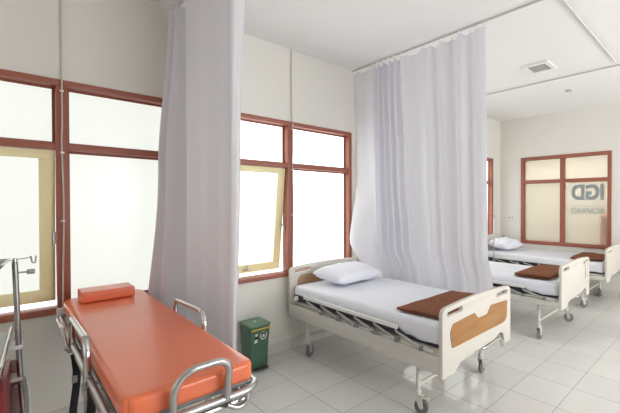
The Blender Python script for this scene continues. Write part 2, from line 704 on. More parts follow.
def letters(text, name, height, width, cx, z0, material, y, bold):
    cu = bpy.data.curves.new('letters', 'FONT')
    cu.body = text
    cu.align_x = 'CENTER'
    cu.extrude = 0.002
    cu.offset = bold
    o = bpy.data.objects.new('letters', cu)
    COL.objects.link(o)
    dg = bpy.context.evaluated_depsgraph_get()
    me = bpy.data.meshes.new_from_object(o.evaluated_get(dg))
    bpy.data.objects.remove(o)
    xs = [v.co.x for v in me.vertices]
    ys = [v.co.y for v in me.vertices]
    sx = width / (max(xs) - min(xs))
    sy = height / (max(ys) - min(ys))
    mx = (max(xs) + min(xs)) / 2
    for v in me.vertices:                      # seen from behind: the writing reads mirrored
        v.co = (cx - (v.co.x - mx) * sx, y + v.co.z, z0 + (v.co.y - min(ys)) * sy)
    me.flip_normals()
    me.materials.append(material)
    ob = bpy.data.objects.new(name, me)
    COL.objects.link(ob)
    ob.parent = root
    return ob


letters('IGD', 'mirrored_lettering', 0.29, 0.55, -1.99, 1.68, M['letter'], 0.046, 0.045)
letters('RCAPAAO', 'mirrored_lettering', 0.115, 0.55, -1.99, 1.43, M['letter2'], 0.046, 0.03)
b = MB()
b.box(-2.25, -1.73, 0.044, 0.047, 1.568, 1.580)
b.build('lettering_rule', M['letter2'], root, smooth=False)

# corridor beyond the back window
for nm, bx in (('wall_corridor', (-4.2, 0.2, 8.7, 8.8, 0, 3.0)), ('wall_corridor_left', (-4.3, -4.2, YB + WT, 8.8, 0, 3.0)),
               ('wall_corridor_right', (0.2, 0.3, YB + WT, 8.8, 0, 3.0)), ('ceiling_corridor', (-4.3, 0.3, YB + WT, 8.8, 3.0, 3.1)),
               ('floor_corridor', (-4.3, 0.3, YB + WT, 8.8, -0.1, 0.0))):
    b = MB()
    b.box(*bx)
    tag(b.build(nm, M['corridor'], smooth=False), kind='structure')
ld = bpy.data.lights.new('corridor_fill_light', 'AREA')  # unseen area light added to brighten the frosted glass from behind
ld.energy = CORRIDOR_W
ld.shape = 'RECTANGLE'
ld.size, ld.size_y = 2.2, 0.5
ld.color = (1.0, 0.96, 0.88)
lo = bpy.data.objects.new('corridor_fill_light', ld)
COL.objects.link(lo)
lo.location = (-2.5, 7.22, 2.92)
lo.rotation_euler = (math.radians(22), 0, 0)
b = MB()
b.soft_box(-0.09, 0.09, -0.05, 0.05, 0.0, 1.42, 0.045, 6, 4, 20)
o = b.build('padded_board', M['orange_cloth'], loc=(-1.765, YB + 0.40, 0))
tag(o, 'blurred orange-red shape behind the right edge of the frosted lettered window', 'board')

# unseen daylight windows, right wall; rear one added to brighten the left
k = 6
for ya, yb in RWIN:
    root = struct('window_%d' % k, (XR, (ya + yb) / 2, 0))
    k += 1
    hh = (yb - ya) / 2
    f = MB()
    for q in (-hh, -0.03, hh - 0.06):
        f.box(-0.018, 0.1, q, q + 0.06, 0.96, 2.54)
    f.box(-0.018, 0.1, -hh, hh, 2.54, 2.6)
    f.box(-0.018, 0.1, -hh, hh, 0.9, 0.96)
    f.box(-0.014, 0.1, -hh, hh, 2.06, 2.12)
    f.build('window_frame', M['frame'], root)
    p = MB()
    p.box(0.07, 0.08, -hh, hh, 0.9, 2.6)
    p.build('frosted_pane', M['pane_right'], root)
root = struct('window_%d' % k, (-1.9, YR, 0))
f = MB()
for q in (-1.0, -0.03, 0.94):
    f.box(q, q + 0.06, -0.1, 0.018, 0.96, 2.44)
f.box(-1, 1, -0.1, 0.018, 2.44, 2.5)
f.box(-1, 1, -0.1, 0.018, 0.9, 0.96)
f.box(-1, 1, -0.1, 0.014, 2.0, 2.06)
f.build('window_frame', M['frame'], root)
p = MB()
p.box(-1, 1, -0.08, -0.07, 0.9, 2.5)
p.build('frosted_pane', M['pane_rear'], root)


# ------------------------------------------------------------------ hospital beds
BL, BW = 2.085, 1.04


def caster(parent, x, y, ztop, ang, brake=False):
    """leg tube from the frame, with fork and wheel as its own pieces."""
    leg = MB()
    leg.tube([(x, y, ztop), (x, y, 0.17)], 0.019, 12)
    leg.lathe([(0.024, 0.150), (0.026, 0.155), (0.026, 0.185), (0.022, 0.19)], (x, y, 0), 'z', 14)
    lo = leg.build('leg', M['cream_metal'], parent)
    c, s = math.cos(ang), math.sin(ang)
    off = 0.028
    wx, wy = x + c * off, y + s * off
    R = Matrix.Translation((wx, wy, 0.06)) @ Matrix.Rotation(ang, 4, 'Z')
    fk = MB()
    for q in (-1, 1):
        fk.plate(round_poly([(-0.052, 0.088), (0.012, 0.088), (0.018, -0.012), (-0.012, -0.012)], 0.012, 3), [], 0.004,
                 R @ Matrix.Translation((0, q * 0.021, 0)) @ Matrix.Rotation(PI / 2, 4, 'X'))
    fk.box(-0.052, 0.012, -0.023, 0.023, 0.082, 0.092, mtx=R)
    if brake:
        fk.box(0.0, 0.06, -0.018, 0.018, 0.066, 0.076, bevel=0.003, mtx=R)
    fk.build('caster_fork', M['hub'] if not brake else M['cream_metal'], lo)
    wh = MB()
    n0 = 0
    wh.lathe([(0.040, -0.013), (0.054, -0.014), (0.060, -0.008), (0.060, 0.008), (0.054, 0.014), (0.040, 0.013)], (0, 0, 0), 'y', 24, m=0)
    wh.lathe([(0.0, -0.012), (0.018, -0.014), (0.022, -0.008), (0.040, -0.010), (0.041, 0.010), (0.022, 0.008), (0.018, 0.014), (0.0, 0.012)], (0, 0, 0), 'y', 20, m=1)
    wh.lathe([(0.006, -0.026), (0.006, 0.026)], (0, 0, 0), 'y', 8, m=1)
    bmesh.ops.transform(wh.bm, matrix=R, verts=wh.bm.verts)
    wh.build('wheel', [M['tyre'], M['hub']], lo)
    return lo


def end_board(foot, height, low, W):
    """outline of a moulded end board in (y, z) with its grip slots."""
    arch = [(W * t, height + 0.024 * (1 - (2 * t - 1) ** 2)) for t in [i / 12 for i in range(13)]]
    # rounded upper corners
    top = []
    r = 0.055
    for i in range(7):
        a = PI - PI / 2 * i / 6
        top.append((r + r * math.cos(a), height - r + r * math.sin(a) + 0.004))
    top += [p for p in arch if 0.1 < p[0] < W - 0.1]
    for i in range(7):
        a = PI / 2 - PI / 2 * i / 6
        top.append((W - r + r * math.cos(a), height - r + r * math.sin(a) + 0.004))
    if foot:
        bottom = [(W, low), (W - 0.115, low - 0.004), (W - 0.135, low + 0.09), (W - 0.19, low + 0.115), (W - 0.30, low + 0.08),
                  (W * 0.5, low + 0.07), (0.30, low + 0.065), (0.235, low + 0.055), (0.15, low), (0.0, low)]
    else:
        bottom = [(W, low), (0.0, low)]
    outline = top + bottom
    holes = []
    for a, c in ((0.065, 0.255), (W - 0.255, W - 0.065)):
        z = height - 0.048
        holes.append(round_poly([(a, z - 0.016), (c, z - 0.010), (c, z + 0.026), (a, z + 0.016)], 0.012, 3))
    return outline, holes


def make_bed(loc, label, wood, lift=0.0, deck=0.0, L=BL, pole=False, sleeve=False, angs=(1.95, 2.4, 0.3, 1.7)):
    root = thing('hospital_bed', label, 'hospital bed', loc, 0, 'hospital beds in a row along the window wall')
    W = BW
    u, v = lift, deck       # end boards and legs, mattress and rails
    # head board
    ol, holes = end_board(False, 0.93 + u, 0.39 + u, W)
    h = MB()
    h.plate(ol, holes, 0.036, Matrix.Translation((0.02, 0, 0)) @ YZ, bevel=0.008)
    hb = h.build('headboard', M['cream'], root)
    # the brown inset on the mattress side
    def panel(x, zlo, zhi, material, parent, side):
        pl = round_poly([(0.115, zlo), (0.088, zhi - 0.07), (0.125, zhi - 0.012), (0.42, zhi + 0.004), (0.475, zhi - 0.05),
                         (W - 0.425, zhi - 0.05), (W - 0.365, zhi + 0.012), (W - 0.075, zhi - 0.002), (W - 0.085, zlo + 0.03), (W - 0.135, zlo)],
                        [0.01, 0.03, 0.02, 0.01, 0.015, 0.015, 0.01, 0.02, 0.03, 0.02], 4)
        q = MB()
        q.plate(pl, [], 0.008, Matrix.Translation((x, 0, 0)) @ YZ, bevel=0.002)
        return q.build('wood_panel', material, parent)
    if wood:
        panel(0.041, 0.60 + u, 0.845 + u, M['wood_dark'], hb, 1)
    # foot board
    ol, holes = end_board(True, 0.877 + u, 0.381 + u, W)
    h = MB()
    h.plate(ol, holes, 0.036, Matrix.Translation((L - 0.018, 0, 0)) @ YZ, bevel=0.008)
    fb = h.build('footboard', M['cream'], root)
    if wood:
        panel(L + 0.002, 0.575 + u, 0.762 + u, M['wood'], fb, 1)
    if sleeve:
        s = MB()
        s.box(L + 0.001, L + 0.006, W - 0.20, W - 0.07, 0.62 + u, 0.84 + u, bevel=0.002)
        s.box(L + 0.006, L + 0.010, W - 0.19, W - 0.08, 0.63 + u, 0.78 + u, bevel=0.002)
        so = s.build('document_sleeve', M['sleeve'], fb)
        so['label'] = 'pale plastic document sleeve'
    # side beams of the frame
    for y in (0.0, W - 0.030):
        s = MB()
        s.box(0.035, L - 0.034, y, y + 0.030, 0.405 + u, 0.538 + v, bevel=0.006)
        s.build('side_beam', M['cream_metal'], root)
    # slatted deck
    s = MB()
    for i in range(4):
        x0 = 0.06 + i * 0.485
        s.box(x0, x0 + 0.475, 0.055, W - 0.055, 0.532 + v, 0.558 + v, bevel=0.008)
    s.box(1.60, L - 0.05, 0.026, W - 0.026, 0.540 + v, 0.566 + v, bevel=0.010)
    s.build('mattress_deck', M['cream_metal'], root)
    # mattress: dark underside below the white sheet
    s = MB()
    s.soft_box(0.06, L - 0.07, 0.048, W - 0.048, 0.566 + v, 0.66 + v, 0.025, 8, 6, 2)
    ma = s.build('mattress', M['underlay'], root)

    def wrinkle(p):
        q = Vector((p.x * 1.6 + loc[1], p.y * 3.5, p.z * 3))
        d = noise.noise(q * 1.4) * 0.008 + noise.noise(q * 5) * 0.0035
        z = p.z
        side = max(0.0, 1 - abs(p.z - (0.73 + v)) / 0.12)
        out = p.copy()
        if p.z > 0.70 + v:
            out.z += d + 0.006
        else:
            lowf = min(1.0, (0.70 + v - p.z) / 0.09)
            rip = math.sin(p.x * 31 + 2 * noise.noise(Vector((p.x * 3, 0, 1)))) * 0.006 * lowf
            if p.y < 0.15:
                out.y -= rip + d * 0.6
            elif p.y > W - 0.15:
                out.y += rip
            if p.x > L - 0.2:
                out.x += math.sin(p.y * 27) * 0.005 * lowf
            if p.z < 0.64 + v:   # the hem hangs unevenly
                out.z += (0.026 if p.x < 1.5 else 0.026 * max(0, 1 - (p.x - 1.5) / 0.2)) + 0.006 * math.sin(p.x * 4.2 + 1) + 0.005 * noise.noise(Vector((p.x * 5, p.y * 5, 2))) - (0.024 * min(1, (p.x - 1.6) / 0.12) if p.x > 1.6 else 0)
        return out
    s = MB()
    s.soft_box(0.05, L - 0.062, 0.035, W - 0.035, 0.602 + v, 0.735 + v, 0.045, 60, 30, 5, warp=wrinkle)
    s.build('bed_sheet', M['sheet'], ma)
    # folded-down guard rails on both sides
    for side in (0, 1):
        yb = 0.010 if side == 0 else W - 0.010
        yf = yb
        g = MB()
        g.box(0.305, 1.64, yb - 0.015, yb + 0.011, 0.638 + v, 0.672 + v, bevel=0.007)
        rail = g.build('guard_rail', M['white_metal'], root)
        for i in range(6):
            xp = 0.62 + i * 0.253
            xt = xp - 0.265
            lk = MB()
            lk.tube(bend([(xt, yb, 0.645 + v), (xt, yb, 0.618 + v), (xp - 0.02, yb, 0.560 + v), (xp + 0.012, yb, 0.554 + v)], 0.015, 3), 0.0095, 8)
            lk.build('rail_link', M['rail_link'], rail)
            br = MB()
            br.box(xp - 0.020, xp + 0.020, yb - 0.014, yb + 0.014, 0.537 + v, 0.572 + v, bevel=0.006)
            br.lathe([(0.015, -0.006), (0.015, 0.006)], (xp + 0.005, yb - 0.02 if side == 0 else yb + 0.02, 0.555 + v), 'y', 12)
            br.build('rail_bracket', M['bracket'], rail)
        kn = MB()
        kn.lathe([(0.0, -0.02), (0.024, -0.018), (0.026, 0.0), (0.024, 0.015), (0.0, 0.016)], (0.15, yb, 0.615 + v), 'y', 16)
        kn.build('rail_knob', M['white_plastic'], rail)
        lt = MB()
        lt.box(1.90, 2.0, yb - 0.010, yb + 0.010, 0.540 + v, 0.570 + v, bevel=0.008)
        lt.build('rail_latch', M['cream_metal'], rail)
    # legs with casters, cross bars
    caster(root, 0.27, 0.075, 0.42 + u, angs[0])
    caster(root, 0.27, W - 0.075, 0.42 + u, angs[1])
    caster(root, 1.79, 0.085, 0.42 + u, angs[2], True)
    caster(root, 1.81, W - 0.06, 0.42 + u, angs[3])
    for x in (0.27, 1.79):
        s = MB()
        s.tube([(x, 0.08, 0.225), (x, W - 0.065, 0.225)], 0.014, 10)
        s.build('cross_bar', M['cream_metal'], root)
    s = MB()
    s.tube([(0.30, W / 2, 0.47 + u), (L - 0.05, W / 2, 0.47 + u)], 0.02, 10)
    s.box(0.7, 0.76, 0.04, W - 0.04, 0.48 + u, 0.53 + u)
    s.box(1.3, 1.36, 0.04, W - 0.04, 0.48 + u, 0.53 + u)
    s.build('lift_mechanism', M['cream_metal'], root)
    # folding crank under the foot board
    s = MB()
    s.tube(bend([(L - 0.16, 0.575, 0.430 + u), (L - 0.016, 0.575, 0.430 + u), (L - 0.012, 0.62, 0.430 + u), (L - 0.012, 0.83, 0.445 + u), (L - 0.008, 0.875, 0.43 + u), (L - 0.004, 0.89, 0.365 + u)], 0.02, 4), 0.016, 10)
    s.build('crank_handle', M['chrome'], root)
    s = MB()
    s.box(L - 0.20, L - 0.05, 0.52, 0.76, 0.40 + u, 0.47 + u, bevel=0.008)
    s.build('crank_housing', M['grey_plastic'], root)
    if pole:
        s = MB()
        s.tube([(0.32, -0.035, 0.50 + u), (0.32, -0.035, 1.30 + u)], 0.011, 10)
        s.tube(bend([(0.32, -0.035, 1.28 + u), (0.32, -0.035, 1.335 + u), (0.32, 0.02, 1.335 + u), (0.32, 0.02, 1.31 + u)], 0.02), 0.006, 8)
        s.box(0.30, 0.34, -0.05, -0.002, 0.50 + u, 0.55 + u, bevel=0.004)
        s.build('infusion_pole', M['steel'], root)
    return root


BED1 = (-3.605, 2.04, 0)
BED2 = (-3.525, 4.165, 0)
BED3 = (-3.55, 5.915, 0)
make_bed(BED1, 'nearest cream hospital bed with a wood inset on its footboard', True)
make_bed(BED2, 'plain cream hospital bed in the middle, its head hidden behind the white curtain', False, 0.033, -0.035, sleeve=True, angs=(2.0, 2.0, 1.5, 0.5))
make_bed(BED3, 'farthest cream hospital bed, standing under the lettered window', False, 0.066, -0.012, 2.155, pole=True, angs=(2.0, 2.0, 0.9, 1.4))


def make_pillow(loc, rz, label, lx, ly, hz, tilt, seed):
    p = MB()
    bm = p.bm
    n = 26
    for sgn in (1, -1):
        grid = []
        for i in range(n + 1):
            row = []
            for j in range(n + 1):
                u, v = 2 * i / n - 1, 2 * j / n - 1
                pinch = 1 - 0.05 * (1 - (abs(u)) ** 2) * abs(v) ** 3
                pinch2 = 1 - 0.04 * (1 - (abs(v)) ** 2) * abs(u) ** 3
                x = u * lx / 2 * pinch2
                y = v * ly / 2 * pinch
                e = max(0.0, (1 - abs(u) ** 3.6)) * max(0.0, (1 - abs(v) ** 3.6))
                z = hz * 0.5 * e ** 0.45
                wr = noise.noise(Vector((u * 3 + seed, v * 3, sgn))) * 0.012 + abs(noise.noise(Vector((u * 2.2 + seed, v * 5, 3)))) * 0.018 - abs(noise.noise(Vector((u * 6 + v * 3 + seed, v * 4, 5)))) * 0.012
                z += wr * min(1, e * 3)
                z = z if sgn > 0 else -z * 0.75
                row.append(bm.verts.new((x, y, z)))
            grid.append(row)
        for i in range(n):
            for j in range(n):
                q = [grid[i][j], grid[i + 1][j], grid[i + 1][j + 1], grid[i][j + 1]]
                bm.faces.new(q if sgn > 0 else q[::-1])
    bmesh.ops.remove_doubles(bm, verts=bm.verts, dist=1e-4)
    rot = Matrix.Rotation(rz, 4, 'Z') @ Matrix.Rotation(tilt, 4, 'Y')
    low = min((rot @ v.co).z for v in bm.verts)
    o = p.build('pillow', M['pillow'], angle=80)
    o.location = (loc[0], loc[1], loc[2] - low)
    o.rotation_euler = (0, tilt, rz)
    return tag(o, label, 'pillow', 'white pillows at the bed heads')


make_pillow((-3.235, 2.575, 0.752), 0.08, 'plump white pillow on the nearest bed, leaning on its headboard', 0.44, 0.66, 0.185, math.radians(6), 1.0)
make_pillow((BED3[0] + 0.285, 6.40, 0.746), -0.05, 'white pillow on the farthest bed, beside the thin steel pole', 0.42, 0.64, 0.20, math.radians(8), 5.0)


def make_blanket(q, z, label, seed, layers=3):
    """folded wool blanket on the quad q (near-head, near-foot, far-foot, far-head)."""
    A, B, C, D = [Vector((*p, 0)) for p in q]
    cx = (A + B + C + D) / 4
    b = MB()
    t = 0.013
    for l in range(layers):
        sh = 0.012 * (l - 1)

        def warp(p, l=l, sh=sh):
            u, v = p.x, p.y
            u2 = u + 0.02 * (l % 2) * (0.5 - u)
            P = (A * (1 - u2) + B * u2) * (1 - v) + (D * (1 - u2) + C * u2) * v
            w = noise.noise(Vector((u * 2.5 + seed, v * 3.5, l * 0.3))) * 0.007
            P.z = p.z + w + l * (t + 0.001) - 0.012 * (l - 1) * max(0, u - 0.8)
            return P - Vector((cx.x, cx.y, 0))
        # rounded thin slab in unit coordinates
        bm = b.bm
        nu, nv = 22, 26
        ring = [(0.0, 0.5), (0.012, 0.12), (0.03, 0.0)]
        us = [0, 0.01, 0.03] + [0.03 + 0.94 * i / nu for i in range(1, nu)] + [0.97, 0.99, 1]
        vs = [0, 0.008, 0.025] + [0.025 + 0.95 * i / nv for i in range(1, nv)] + [0.975, 0.992, 1]
        g = {}
        for s in (0, 1):
            for i, uu in enumerate(us):
                for j, vv in enumerate(vs):
                    e = min(uu / 0.03, (1 - uu) / 0.03, vv / 0.025, (1 - vv) / 0.025, 1)
                    hh = math.sqrt(max(0, 1 - (1 - e) ** 2)) * t / 2
                    zz = t / 2 + (hh if s else -hh)
                    g[s, i, j] = bm.verts.new(warp(Vector((uu, vv, zz))))
        for i in range(len(us) - 1):
            for j in range(len(vs) - 1):
                bm.faces.new((g[1, i, j], g[1, i + 1, j], g[1, i + 1, j + 1], g[1, i, j + 1]))
                bm.faces.new((g[0, i, j], g[0, i, j + 1], g[0, i + 1, j + 1], g[0, i + 1, j]))
    bmesh.ops.remove_doubles(b.bm, verts=b.bm.verts, dist=1e-5)
    o = b.build('folded_blanket', M['blanket'], angle=70)
    o.location = (cx.x, cx.y, z)
    return tag(o, label, 'blanket', 'folded brown blankets at the bed feet')


make_blanket([(-2.06, 2.13), (-1.60, 2.17), (-1.68, 2.98), (-2.04, 2.88)], 0.755, 'folded brown blanket on the nearest bed, against its wood inset footboard', 1, 2)
make_blanket([(-2.05, 4.24), (-1.62, 4.28), (-1.60, 5.10), (-2.05, 5.08)], 0.722, 'folded brown blanket at the foot of the middle bed', 4)
make_blanket([(-1.95, 6.0), (-1.50, 6.02), (-1.55, 6.76), (-2.0, 6.78)], 0.745, 'folded brown blanket on the farthest bed, under the lettered window', 9, 2)


# ------------------------------------------------------------------ curtains
def catmull(pts, per=8):
    out = []
    n = len(pts)
    for i in range(n - 1):
        p0 = pts[max(i - 1, 0)]
        p1, p2 = pts[i], pts[i + 1]
        p3 = pts[min(i + 2, n - 1)]
        for k in range(per):
            t = k / per
            out.append(tuple(0.5 * (2 * b + (c - a) * t + (2 * a - 5 * b + 4 * c - d) * t * t + (-a + 3 * b - 3 * c + d) * t ** 3)
                             for a, b, c, d in zip(p0, p1, p2, p3)))
    out.append(tuple(pts[-1]))
    return out


def make_curtain(name, stations, ztop, hooks, sag, material, label, root_loc, wob=0.006, seed=0, hem=None):
    """stations: list of (z, [plan points]); all plans have the same count."""
    root = thing(name, label, 'curtain', root_loc, 0, 'white ward curtains hung from ceiling tracks')
    plans = [(z, catmull(p, 8)) for z, p in stations]
    nu = len(plans[0][1])
    zt, zb = stations[0][0], stations[-1][0]
    nz = 46
    m = MB()
    bm = m.bm
    grid = []
    for r in range(nz + 1):
        f = r / nz
        row = []
        for i in range(nu):
            z = zt + ((hem(i / 8.0) if hem else zb) - zt) * f
            for k in range(len(plans) - 1):       # smooth interpolation between stations
                if plans[k][0] >= z >= plans[k + 1][0] - 1e-9:
                    t = (plans[k][0] - z) / (plans[k][0] - plans[k + 1][0])
                    t = t * t * (3 - 2 * t)
                    pa, pb = plans[k][1], plans[k + 1][1]
                    break
            x = pa[i][0] * (1 - t) + pb[i][0] * t
            y = pa[i][1] * (1 - t) + pb[i][1] * t
            w = wob * min(1, f * 4)
            y += noise.noise(Vector((i * 0.16 + seed, z * 0.8, 0.3))) * w
            x += noise.noise(Vector((i * 0.16 + seed, z * 0.8, 7.3))) * w
            dz = 0
            if f < 0.06:
                u = i / (nu - 1)
                ds = min((abs(u - h) for h in hooks))
                gap = 0.5 / max(1, len(hooks))
                dz = -sag * min(1.0, ds / gap) ** 0.8 * (1 - f / 0.06)
            row.append(bm.verts.new((x - root_loc[0], y - root_loc[1], z + dz - root_loc[2])))
        grid.append(row)
    for r in range(nz):
        for i in range(nu - 1):
            bm.faces.new((grid[r][i], grid[r][i + 1], grid[r + 1][i + 1], grid[r + 1][i]))
    m.build('cloth', material, root, angle=70)
    top = plans[0][1]
    for h in hooks:
        x, y = top[min(nu - 1, int(h * (nu - 1)))]
        g = MB()
        g.tube([(x - root_loc[0], y - root_loc[1], zt - 0.012 - root_loc[2]), (x - root_loc[0], y - root_loc[1], ztop - root_loc[2])], 0.004, 6)
        g.lathe([(0.009, -0.006), (0.009, 0.006)], (x - root_loc[0], y - root_loc[1], ztop - 0.004 - root_loc[2]), 'z', 8)
        g.build('glider', M['white_plastic'], root)
    return root


RZ = HC - 0.03      # underside of the ceiling tracks


def make_track(label, path, loc):
    t = MB()
    t.tube(path, 0.011, 8, flat=(0.010, 0.009))
    o = t.build('curtain_track', M['rail'])
    return tag(o, label, 'curtain track', 'ceiling curtain tracks')


make_track('grey ceiling track carrying the left curtain near the stretcher', [(XW + 0.01, 1.0, HC - 0.014), (-0.9, 1.0, HC - 0.014)], None)
make_track('grey ceiling track carrying the wide white curtain beside the nearest bed', [(XW + 0.01, 3.0, HC - 0.014), (-0.55, 3.0, HC - 0.014)], None)
make_track('long grey ceiling track between the middle and the farthest bed, turning a rounded corner',
           bend([(XW + 0.01, 5.05, HC - 0.014), (-1.0, 5.05, HC - 0.014), (-1.0, 6.9, HC - 0.014)], 0.12, 8), None)
make_track('straight grey ceiling track along the foot side of the middle bed', [(-1.08, 3.06, HC - 0.014), (-1.08, 4.9, HC - 0.014)], None)

# left curtain: a tight bunch at the wall, then one broad flat panel
L_TOP = [(-3.655, 0.985), (-3.635, 0.945), (-3.59, 0.945), (-3.56, 1.03), (-3.53, 1.04), (-3.50, 0.955), (-3.46, 0.96), (-3.43, 1.06), (-3.39, 1.07), (-3.365, 1.05),
         (-3.35, 0.992), (-3.28, 0.985), (-3.10, 1.005), (-2.92, 0.985), (-2.74, 1.015), (-2.58, 0.985), (-2.46, 0.975), (-2.42, 0.985), (-2.405, 1.02), (-2.40, 1.06)]
L_MID = [(-3.655, 0.92), (-3.64, 0.865), (-3.59, 0.86), (-3.56, 0.94), (-3.53, 0.965), (-3.48, 0.875), (-3.43, 0.91), (-3.415, 1.02), (-3.38, 1.06), (-3.365, 1.04),
         (-3.34, 0.992), (-3.27, 0.975), (-3.10, 1.015), (-2.92, 0.98), (-2.74, 1.02), (-2.58, 0.975), (-2.46, 0.97), (-2.43, 0.98), (-2.415, 1.005), (-2.41, 1.025)]
L_BOT = [(-3.655, 0.86), (-3.645, 0.775), (-3.60, 0.735), (-3.555, 0.80), (-3.53, 0.90), (-3.475, 0.815), (-3.41, 0.84), (-3.385, 0.97), (-3.365, 1.05), (-3.35, 1.03),
         (-3.32, 0.985), (-3.25, 0.965), (-3.08, 1.025), (-2.90, 0.97), (-2.74, 1.03), (-2.59, 0.965), (-2.48, 0.965), (-2.445, 0.975), (-2.43, 0.985), (-2.425, 0.995)]
make_curtain('ward_curtain', [(RZ - 0.02, L_TOP), (1.9, L_MID), (0.30, L_BOT)], RZ, [0.01, 0.13, 0.26, 0.38, 0.5, 0.62, 0.74, 0.86, 0.985], 0.02,
             M['curtain_shaded'], 'white curtain toned grey for shade, on the left, hanging behind the orange stretcher', (-3.05, 1.0, 0), seed=3)

# wide curtain beside the nearest bed
R_X = [(-3.665, 0), (-3.56, -0.012), (-3.42, 0.012), (-3.29, -0.01),
       (-3.25, -0.035), (-3.215, 0.04), (-3.17, -0.04), (-3.14, 0.04), (-3.09, -0.035), (-3.05, 0.045), (-2.99, -0.04), (-2.95, 0.04), (-2.90, -0.04), (-2.86, 0.04), (-2.80, -0.03),
       (-2.74, -0.005), (-2.60, 0.018), (-2.44, -0.026), (-2.35, 0.022), (-2.24, -0.02), (-2.13, 0.035), (-2.02, -0.028), (-1.92, 0.028), (-1.82, -0.012), (-1.745, 0.012)]
SPREAD = [0.0] * 4 + [0.01, 0.02, 0.03, 0.045, 0.055, 0.065, 0.075, 0.085, 0.095, 0.10, 0.10, 0.09, 0.07, 0.05, 0.03, 0.02, 0.01, 0.0, -0.01, -0.01, -0.01]
R_TOP = [(x, 3.0 + d) for x, d in R_X]
AMP = [1.2] * 4 + [1.1, 1.2, 1.7, 1.0, 1.5, 1.1, 1.8, 0.9, 1.6, 1.2, 1.5] + [1.3] * 10
R_MID = [(x + 0.5 * SPREAD[i], 3.03 + d * AMP[i]) for i, (x, d) in enumerate(R_X)]
R_LOW = [(x + SPREAD[i], 3.06 + d * AMP[i] * 1.15) for i, (x, d) in enumerate(R_X)]
R_BOT = [(x + SPREAD[i], 3.165 + d * 0.95) for i, (x, d) in enumerate(R_X)]
# the wall end bulges over the mattress and is tucked in behind the pillow
for i, (p, q) in enumerate((((-3.628, 3.03), (-3.49, 3.02)), ((-3.61, 2.895), (-3.47, 2.985)), ((-3.46, 2.88), (-3.40, 3.0)), ((-3.28, 3.01), (-3.27, 3.14)))):
    R_LOW[i], R_BOT[i] = p, q


def hem(c):
    """height of the lower edge by column: shorter where it lies on the mattress."""
    return 0.80 if c < 2.8 else 0.80 - 0.28 * min(1.0, (c - 2.8) / 0.5)


make_curtain('ward_curtain', [(RZ - 0.02, R_TOP), (2.0, R_MID), (1.16, R_LOW), (0.80, R_BOT), (0.52, [(x, y + 0.004) for x, y in R_BOT])], RZ,
             [0.004, 0.045, 0.09, 0.13, 0.17, 0.21, 0.25, 0.30, 0.34, 0.38, 0.42, 0.46, 0.50, 0.54, 0.585, 0.625, 0.69, 0.73, 0.79, 0.83, 0.88, 0.92, 0.945, 0.965, 0.98, 0.995], 0.026,
             M['curtain'], 'wide white curtain hanging along the far side of the nearest bed', (-2.7, 3.0, 0), seed=11, hem=hem)


# ------------------------------------------------------------------ ambulance stretcher
ST = thing('ambulance_stretcher', 'orange padded ambulance stretcher on a chrome tube frame, its head at the window', 'stretcher', (-2.6, 0.5, 0))


def S(*p):
    return (p[0] + 2.6, p[1] - 0.5, p[2])


s = MB()


def vinyl_warp(p):
    q = p.copy()
    R = 0.075 if p.x < 0 else 0.045           # rounded corners in plan
    xm = 1.02
    ax, ay = abs(p.x) - (xm - R), abs(p.y) - (0.235 - R)
    if ax > 0 and ay > 0:
        k = max(ax, ay) / math.hypot(ax, ay)
        q.x = math.copysign(xm - R + ax * k, p.x)
        q.y = math.copysign(0.235 - R + ay * k, p.y)
    if p.z > 0.91:
        q.z += 0.004 * noise.noise(Vector((p.x * 2.5, p.y * 4, 0)))
        # a few pulled creases across
        for xc, amp in ((0.10, 0.005), (-0.05, 0.004), (-0.18, 0.0045), (-0.42, 0.003)):
            dd = (p.x - xc - 0.25 * p.y) / 0.012
            q.z -= amp * math.exp(-dd * dd) * max(0, p.y + 0.12) * 4
    return q


s.soft_box(-1.02, 1.02, -0.238, 0.232, 0.847, 0.933, 0.022, 70, 24, 3, warp=vinyl_warp)
s.build('mattress', M['vinyl'], ST)
s = MB()
zt = 0.822
ring = round_poly([S(-3.61, 0.245, zt), S(-1.56, 0.245, zt), S(-1.56, 0.745, zt), S(-3.61, 0.745, zt)], 0.09, 8)
s.tube(ring, 0.0165, 12, closed=True)
s.build('frame_tube', M['steel'], ST)
s = MB()
s.box(-1.0, 1.0, -0.225, 0.225, 0.828, 0.846, bevel=0.004)
s.build('deck_plate', M['bracket'], ST)
s = MB()      # lower side rails
for y in (0.29, 0.71):
    s.tube([S(-3.4, y, 0.76), S(-1.62, y, 0.76)], 0.013, 10)
for x in (-3.4, -2.75, -2.2, -1.62):
    s.tube([S(x, 0.29, 0.76), S(x, 0.71, 0.76)], 0.011, 8)
    for y in (0.29, 0.71):
        s.tube([S(x, y, 0.76), S(x, 0.25 if y < 0.5 else 0.75, 0.815)], 0.009, 8)
s.build('under_frame', M['steel'], ST)
